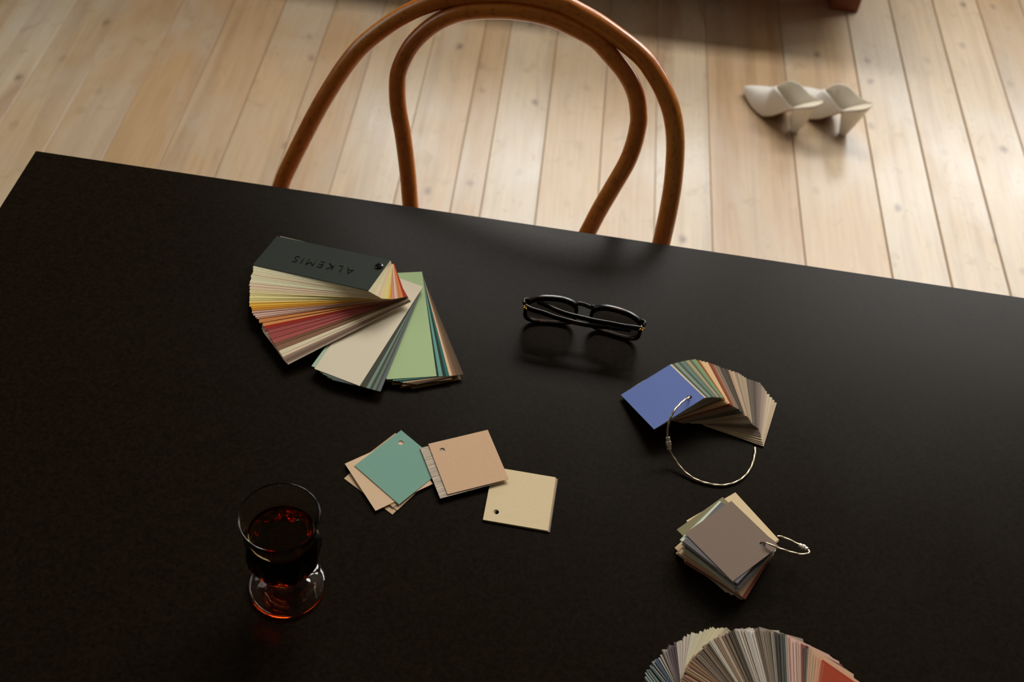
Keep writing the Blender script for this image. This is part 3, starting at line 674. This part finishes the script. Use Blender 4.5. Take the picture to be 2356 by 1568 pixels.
lo = [((945, 190), (700, 520), 0.03, 14), ((905, 170), (670, 500), 0.0298, 14), ((850, 172), (640, 500), 0.0294, 15), ((780, 180), (610, 500), 0.029, 16), ((700, 200), (580, 500), 0.0285, 18), ((640, 215), (560, 500), 0.028, 20), ((560, 250), (540, 560), 0.0274, 22), ((490, 285), (512, 600), 0.0268, 24), ((460, 310), (500, 640), 0.0262, 25), ((395, 355), (480, 680), 0.0254, 26), ((335, 385), (462, 680), 0.0244, 26), ((285, 465), (420, 680), 0.0234, 25), ((235, 520), (370, 680), 0.0222, 24), ((195, 590), (300, 740), 0.0212, 23), ((150, 680), (250, 800), 0.0202, 22), ((120, 770), (230, 870), 0.0192, 21)]
loc_ = [(170, 156, 124), (190, 178, 140), (196, 186, 146), (200, 190, 150), (196, 188, 150), (190, 182, 146), (194, 186, 156), (190, 184, 160), (186, 176, 152), (180, 168, 152), (176, 164, 150), (198, 190, 174), (74, 60, 70), (96, 80, 92), (128, 116, 112), (150, 140, 132), (70, 92, 118), (120, 124, 124), (84, 100, 98), (124, 138, 130), (80, 100, 92), (140, 150, 136), (100, 118, 106)]
fan_group(lo, 62, loc_)

# ------------------------------------------------------------------ sunglasses (standing upside down, temples folded)
ga, gb_ = at(1208.4, 682.3, TABLE_Z + 0.037), at(1484.2, 733.2, TABLE_Z + 0.037)
gm = (ga + gb_) / 2; gd_ = (gb_ - ga); gw = gd_.length / 2
gl_ = tag(empty('sunglasses', (gm.x, gm.y, TABLE_Z), (0, 0, math.atan2(gd_.y, gd_.x))), 'black sunglasses standing folded on the table with brass hinges', 'sunglasses')
SAG = 0.0085
def fy(x): return SAG * (1 - (x / gw) ** 2)
def rim_loops(cx_, w=0.0285, n=56):
    O, I = [], []
    for k in range(n):
        a = 2 * math.pi * k / n; c, s = math.cos(a), math.sin(a); e = 0.58
        ux, uz = math.copysign(abs(c) ** e, c), math.copysign(abs(s) ** e, s)
        top = 0.0212 - 0.0034 * ux ** 2 if s > 0 else 0.0202
        O.append((cx_ + ux * w, 0.0203 + uz * top))
        it = top - 0.0062 if s > 0 else top - 0.0028
        I.append((cx_ + ux * (w - 0.0036), 0.0203 + uz * it))
    return O, I
for sgn in (-1, 1):
    O, I = rim_loops(sgn * 0.0347); n = len(O); D = 0.0040
    V = [(x, fy(x) - o, z) for o in (0.0, D) for L_ in (O, I) for x, z in L_]; F = []
    for k in range(n):
        l = (k + 1) % n; F += [(k, l, n + l, n + k), (2 * n + k, 3 * n + k, 3 * n + l, 2 * n + l), (k, 2 * n + k, 2 * n + l, l), (n + k, n + l, 3 * n + l, 3 * n + k)]
    ro = link('rim', mesh('rim', V, F, [ACETATE], True), gl_); bv = ro.modifiers.new('bevel', 'BEVEL'); bv.width = 0.0006; bv.segments = 2; bv.limit_method = 'ANGLE'
    V = [(x, fy(x) - 0.0012 - o, z) for o in (0.0, 0.0010) for x, z in I]
    link('lens', mesh('lens', V, [tuple(range(n)), tuple(reversed(range(n, 2 * n)))] + [(k, n + k, n + (k + 1) % n, (k + 1) % n) for k in range(n)][::-1], [LENS]), gl_)
    link('end_piece', tube('end_piece', catmull([(sgn * (gw - 0.004), fy(gw - 0.004) - 0.002, 0.0345), (sgn * (gw + 0.0004), -0.0035, 0.0348), (sgn * (gw - 0.0006), -0.0085, 0.0345)], 5), (0.0028, 0.0016), [ACETATE], 10, up=(0, 0, 1)), gl_)
    bm = bmesh.new(); ex = sgn * (gw - 0.0025)
    for a in range(5):
        an = a * 1.2566 + 0.3
        m = Matrix.Translation((ex + math.cos(an) * 0.0019, -0.0132 + 0.0024 * math.sin(an), 0.0352 + 0.0006 * (a % 2))) @ Matrix.Rotation(an, 4, 'Z') @ Matrix.Diagonal((1.5, 0.5, 0.8, 1))
        bmesh.ops.create_icosphere(bm, subdivisions=2, radius=0.0013, matrix=m)
    bmesh.ops.create_cone(bm, cap_ends=True, segments=14, radius1=0.0012, radius2=0.0012, depth=0.006, matrix=Matrix.Translation((ex, -0.0115, 0.0335)))
    hg = link('hinge', from_bm('hinge', bm, [BRASS], True), gl_); hg['label'] = 'brass hinge'
link('bridge', tube('bridge', catmull([(-0.0090, fy(0.009) - 0.002, 0.0345), (-0.0040, fy(0) - 0.002, 0.0352), (0.0020, fy(0) - 0.002, 0.0340), (0.0055, fy(0) - 0.002, 0.0330), (0.0090, fy(0.009) - 0.002, 0.0345)], 5), (0.0026, 0.0020), [ACETATE], 10, up=(0, 0, 1)), gl_)
tl = [(-.0610, -.0105, .034), (-.0547, -.0133, .034), (-.0415, -.0146, .0335), (-.0292, -.0166, .0325), (-.0157, -.0168, .031), (-.0007, -.0174, .0305), (.0141, -.0163, .030), (.0312, -.0143, .030), (.044, -.0118, .0285), (.051, -.0105, .027)]
tr = [(.0615, -.0125, .034), (.0556, -.0121, .034), (.0425, -.0125, .0335), (.0277, -.0122, .0335), (.013, -.0124, .0335), (-.0019, -.0115, .0335), (-.0169, -.0102, .0335), (-.0286, -.0074, .0335), (-.0374, -.0043, .0335), (-.045, -.0018, .0335), (-.0501, -.0005, .0335)]
for P in (tl, tr):
    link('temple', tube('temple', catmull(P, 8), lambda t: (0.0032 - 0.0006 * t, 0.0013), [ACETATE], 16, up=(0, 0, 1), square=0.45), gl_)

# ------------------------------------------------------------------ goblet
gp = at(661, 1345, TABLE_Z)
gob = tag(empty('goblet', (gp.x, gp.y, TABLE_Z + 0.0002)), 'small dark amber pressed glass goblet with a round foot and flared rim', 'glass')
def spl(P, n): return [tuple(p) for p in catmull(P, n)]
outer = spl([(0.0325, 0.0004), (0.0331, 0.0014), (0.0320, 0.0032), (0.0260, 0.0052), (0.0190, 0.0080), (0.0130, 0.0125), (0.0100, 0.0190), (0.0110, 0.0265), (0.0170, 0.0325), (0.0245, 0.0390), (0.0300, 0.0490), (0.0325, 0.0610), (0.0322, 0.0700), (0.0298, 0.0770), (0.0280, 0.0825), (0.0286, 0.0905), (0.0306, 0.0995), (0.0330, 0.1075)], 5)
inner = spl([(0.0320, 0.1080), (0.0292, 0.0990), (0.0272, 0.0905), (0.0264, 0.0825), (0.0268, 0.0760), (0.0272, 0.0690), (0.0268, 0.0600), (0.0245, 0.0500), (0.0190, 0.0425), (0.0100, 0.0385), (0.0002, 0.0375)], 4)
def press(r, z, a):
    if 0.040 < z < 0.080 and r > 0.0274:
        w = math.sin(math.pi * (z - 0.040) / 0.040) ** 2; return r * (1 - 0.13 * w * (0.5 + 0.5 * math.cos(9 * a)) ** 1.1 + 0.012 * w * math.cos(18 * a) * math.cos((z - 0.055) * 2 * math.pi / 0.011))
    if 0.004 < z < 0.03 and r < 0.0265:
        return r * (1 + 0.014 * math.cos(14 * a))
    return r
V, F = lathe('bowl', [(0.0002, 0.0020), (0.020, 0.0020), (0.0295, 0.0008)] + outer + inner, None, 126, press)
gme = mesh('glass_body', V, F, [AMBER, AMBER_WET], True)
nb = 3 + len(outer)
for p in gme.polygons:
    vs = [v // 126 for v in p.vertices]
    if min(vs) >= nb and max(gme.vertices[v].co.z for v in p.vertices) < 0.0812: p.material_index = 1
link('glass_body', gme, gob)
lr = 0.0259; V = [(0, 0, 0.0806)]; F = []                             # drink: its surface with a small meniscus at the wall
for i, (q, dz_) in enumerate(((0.35, 0), (0.7, 0), (0.9, 0.0001), (0.97, 0.0003), (1.018, 0.0009))):
    for k in range(64):
        a = 2 * math.pi * k / 64; V.append((lr * q * math.cos(a), lr * q * math.sin(a), 0.0806 + dz_))
for k in range(64):
    l = (k + 1) % 64; F.append((0, 1 + k, 1 + l))
    for i in range(4): F.append((1 + i * 64 + k, 1 + (i + 1) * 64 + k, 1 + (i + 1) * 64 + l, 1 + i * 64 + l))
link('drink', mesh('drink', V, F, [DRINK], True), gob)['label'] = 'dark drink filling the bowl to below the rim'

# ------------------------------------------------------------------ shoes: white heeled mules
def make_mule(root, mirror):
    """toe at the origin, heel towards +x, z up; built as a sole, an upper, an insole and a heel block"""
    m = -1 if mirror else 1; LN = 0.213
    sk = [0, .012, .030, .055, .080, .090, .100, .120, .140, .160, .180, .200, .2085, .213]
    halfw = [.005, .0135, .0225, .0335, .0385, .0385, .0375, .0335, .0295, .0280, .0285, .0265, .0200, .0095]
    botz = [.012, .006, .003, .0006, .0008, .0015, .0040, .0180, .0390, .0610, .0790, .0930, .0975, .0995]
    wt = [.020, .028, .037, .048, .064, .080, .0875, .0875, .0850, .0845, .0910, .1005, .1040, .1060]
    cen = [m * v for v in [-.008, -.007, -.004, 0, .002, .002, .001, 0, 0, 0, 0, 0, 0, 0]]
    def f(arr, x): return float(np.interp(x, sk, arr))
    xs = sorted(set([LN * i / 52 for i in range(53)] + [.0875, .0885, .0895, .091, .093])); nc = 12
    T0_ = .0875
    bm = bmesh.new(); rows = []
    for x in xs:
        w, zb, zt_, c = f(halfw, x), f(botz, x) + 0.003, f(wt, x), f(cen, x)
        o = 0.0 if x <= T0_ else (w * 0.93) * math.sqrt(max(0, 1 - max(0, (.146 - x) / (.146 - T0_)) ** 2))
        row = []
        for side in (1, -1):
            for k in range(nc + 1):
                zq = zt_ + (0.008 * math.exp(-((x - .142) / .036) ** 2) if side > 0 else -0.011 * math.exp(-((x - .160) / .026) ** 2))
                q = math.pi / 2 * k / nc; y = o + (w - o) * math.cos(q) ** 0.72 if k < nc else o; z = zb + (zq - zb) * math.sin(q) ** 0.85
                row.append(bm.verts.new((x, c + side * y, z)))
        rows.append(row)
    for r0, r1 in zip(rows[:-1], rows[1:]):
        for sd_ in (0, nc + 1):
            for k in range(nc):
                q = (r0[sd_ + k], r0[sd_ + k + 1], r1[sd_ + k + 1], r1[sd_ + k]); bm.faces.new(q if sd_ == 0 else q[::-1])
    bmesh.ops.remove_doubles(bm, verts=bm.verts, dist=0.00005)
    up_ = link('upper', from_bm('upper', bm, [LEATHER, LINING], True), root)
    so = up_.modifiers.new('thick', 'SOLIDIFY'); so.thickness = 0.0020; so.offset = -1; so.use_even_offset = False
    ss = up_.modifiers.new('sub', 'SUBSURF'); ss.levels = 1; ss.render_levels = 1
    def slab(name, z0, z1_, shrink, mt, x0=0.0, x1=LN, n=44):
        V, F = [], []; cs = 8; r_ = 2 * (cs + 1)
        for i in range(n + 1):
            x = x0 + (x1 - x0) * i / n; w, zb, c = max(0.002, f(halfw, x) - shrink), f(botz, x), f(cen, x)
            for z in (zb + z0, zb + z1_):
                for k in range(cs + 1): V.append((x, c + w * (2 * k / cs - 1), z))
        for i in range(n):
            for k in range(cs):
                a = i * r_ + k; F.append((a, a + r_, a + r_ + 1, a + 1)); bq = a + cs + 1; F.append((bq, bq + 1, bq + r_ + 1, bq + r_))
            for k in (0, cs):
                a = i * r_ + k; q = (a, a + cs + 1, a + r_ + cs + 1, a + r_); F.append(q if k == 0 else q[::-1])
        for i in (0, n):
            for k in range(cs):
                a = i * r_ + k; q = (a, a + 1, a + cs + 2, a + cs + 1); F.append(q if i == 0 else q[::-1])
        return link(name, mesh(name, V, F, [mt], False), root)
    slab('sole', 0.0, 0.0034, 0.0010, SOLE, 0.004, 0.165)
    slab('insole', 0.0036, 0.0058, 0.0016, INSOLE, 0.02, LN - 0.0006)
    V, F = [], []; n = 28; lv = 12
    for j in range(lv + 1):
        q = j / lv
        xb = 0.2115 - 0.0325 * q ** 0.9; xf = 0.154 + 0.008 * q; w = 0.0085 + 0.0185 * (1 - q) ** 1.2
        for k in range(n):
            a = 2 * math.pi * k / n; c, sn = math.cos(a), math.sin(a)
            x = (xb + xf) / 2 + (xb - xf) / 2 * math.copysign(abs(c) ** 0.7, c); y = w * math.copysign(abs(sn) ** 0.8, sn)
            V.append((x, y, (f(botz, x) + 0.003) * (1 - q)))
    for j in range(lv):
        for k in range(n): l = (k + 1) % n; F.append((j * n + k, (j + 1) * n + k, (j + 1) * n + l, j * n + l))
    F += [tuple(range(n)), tuple(reversed(range(lv * n, lv * n + n)))]
    link('heel', mesh('heel', V, F, [LEATHER], True), root)
hb = at(1826, 302, 0.0); tip = at(1712, 207, 0.012)
sd = Vector((hb.x - tip.x, hb.y - tip.y, 0)); sang = math.atan2(sd.y, sd.x) - math.radians(4.5); sd = Vector((math.cos(sang), math.sin(sang), 0))
so_ = hb - sd * 0.170
s1 = tag(empty('mule_shoe', (so_.x, so_.y, 0), (0, 0, sang)), 'white heeled mule shoe in front, its pointed toe in full view', 'shoe', 'pair of white mules')
make_mule(s1, False)
s2o = at(1938, 308, 0.0) - sd * 0.170
s2 = tag(empty('mule_shoe', (s2o.x, s2o.y, 0), (0, 0, sang)), 'white heeled mule shoe behind, its toe hidden by the other shoe', 'shoe', 'pair of white mules')
make_mule(s2, True)
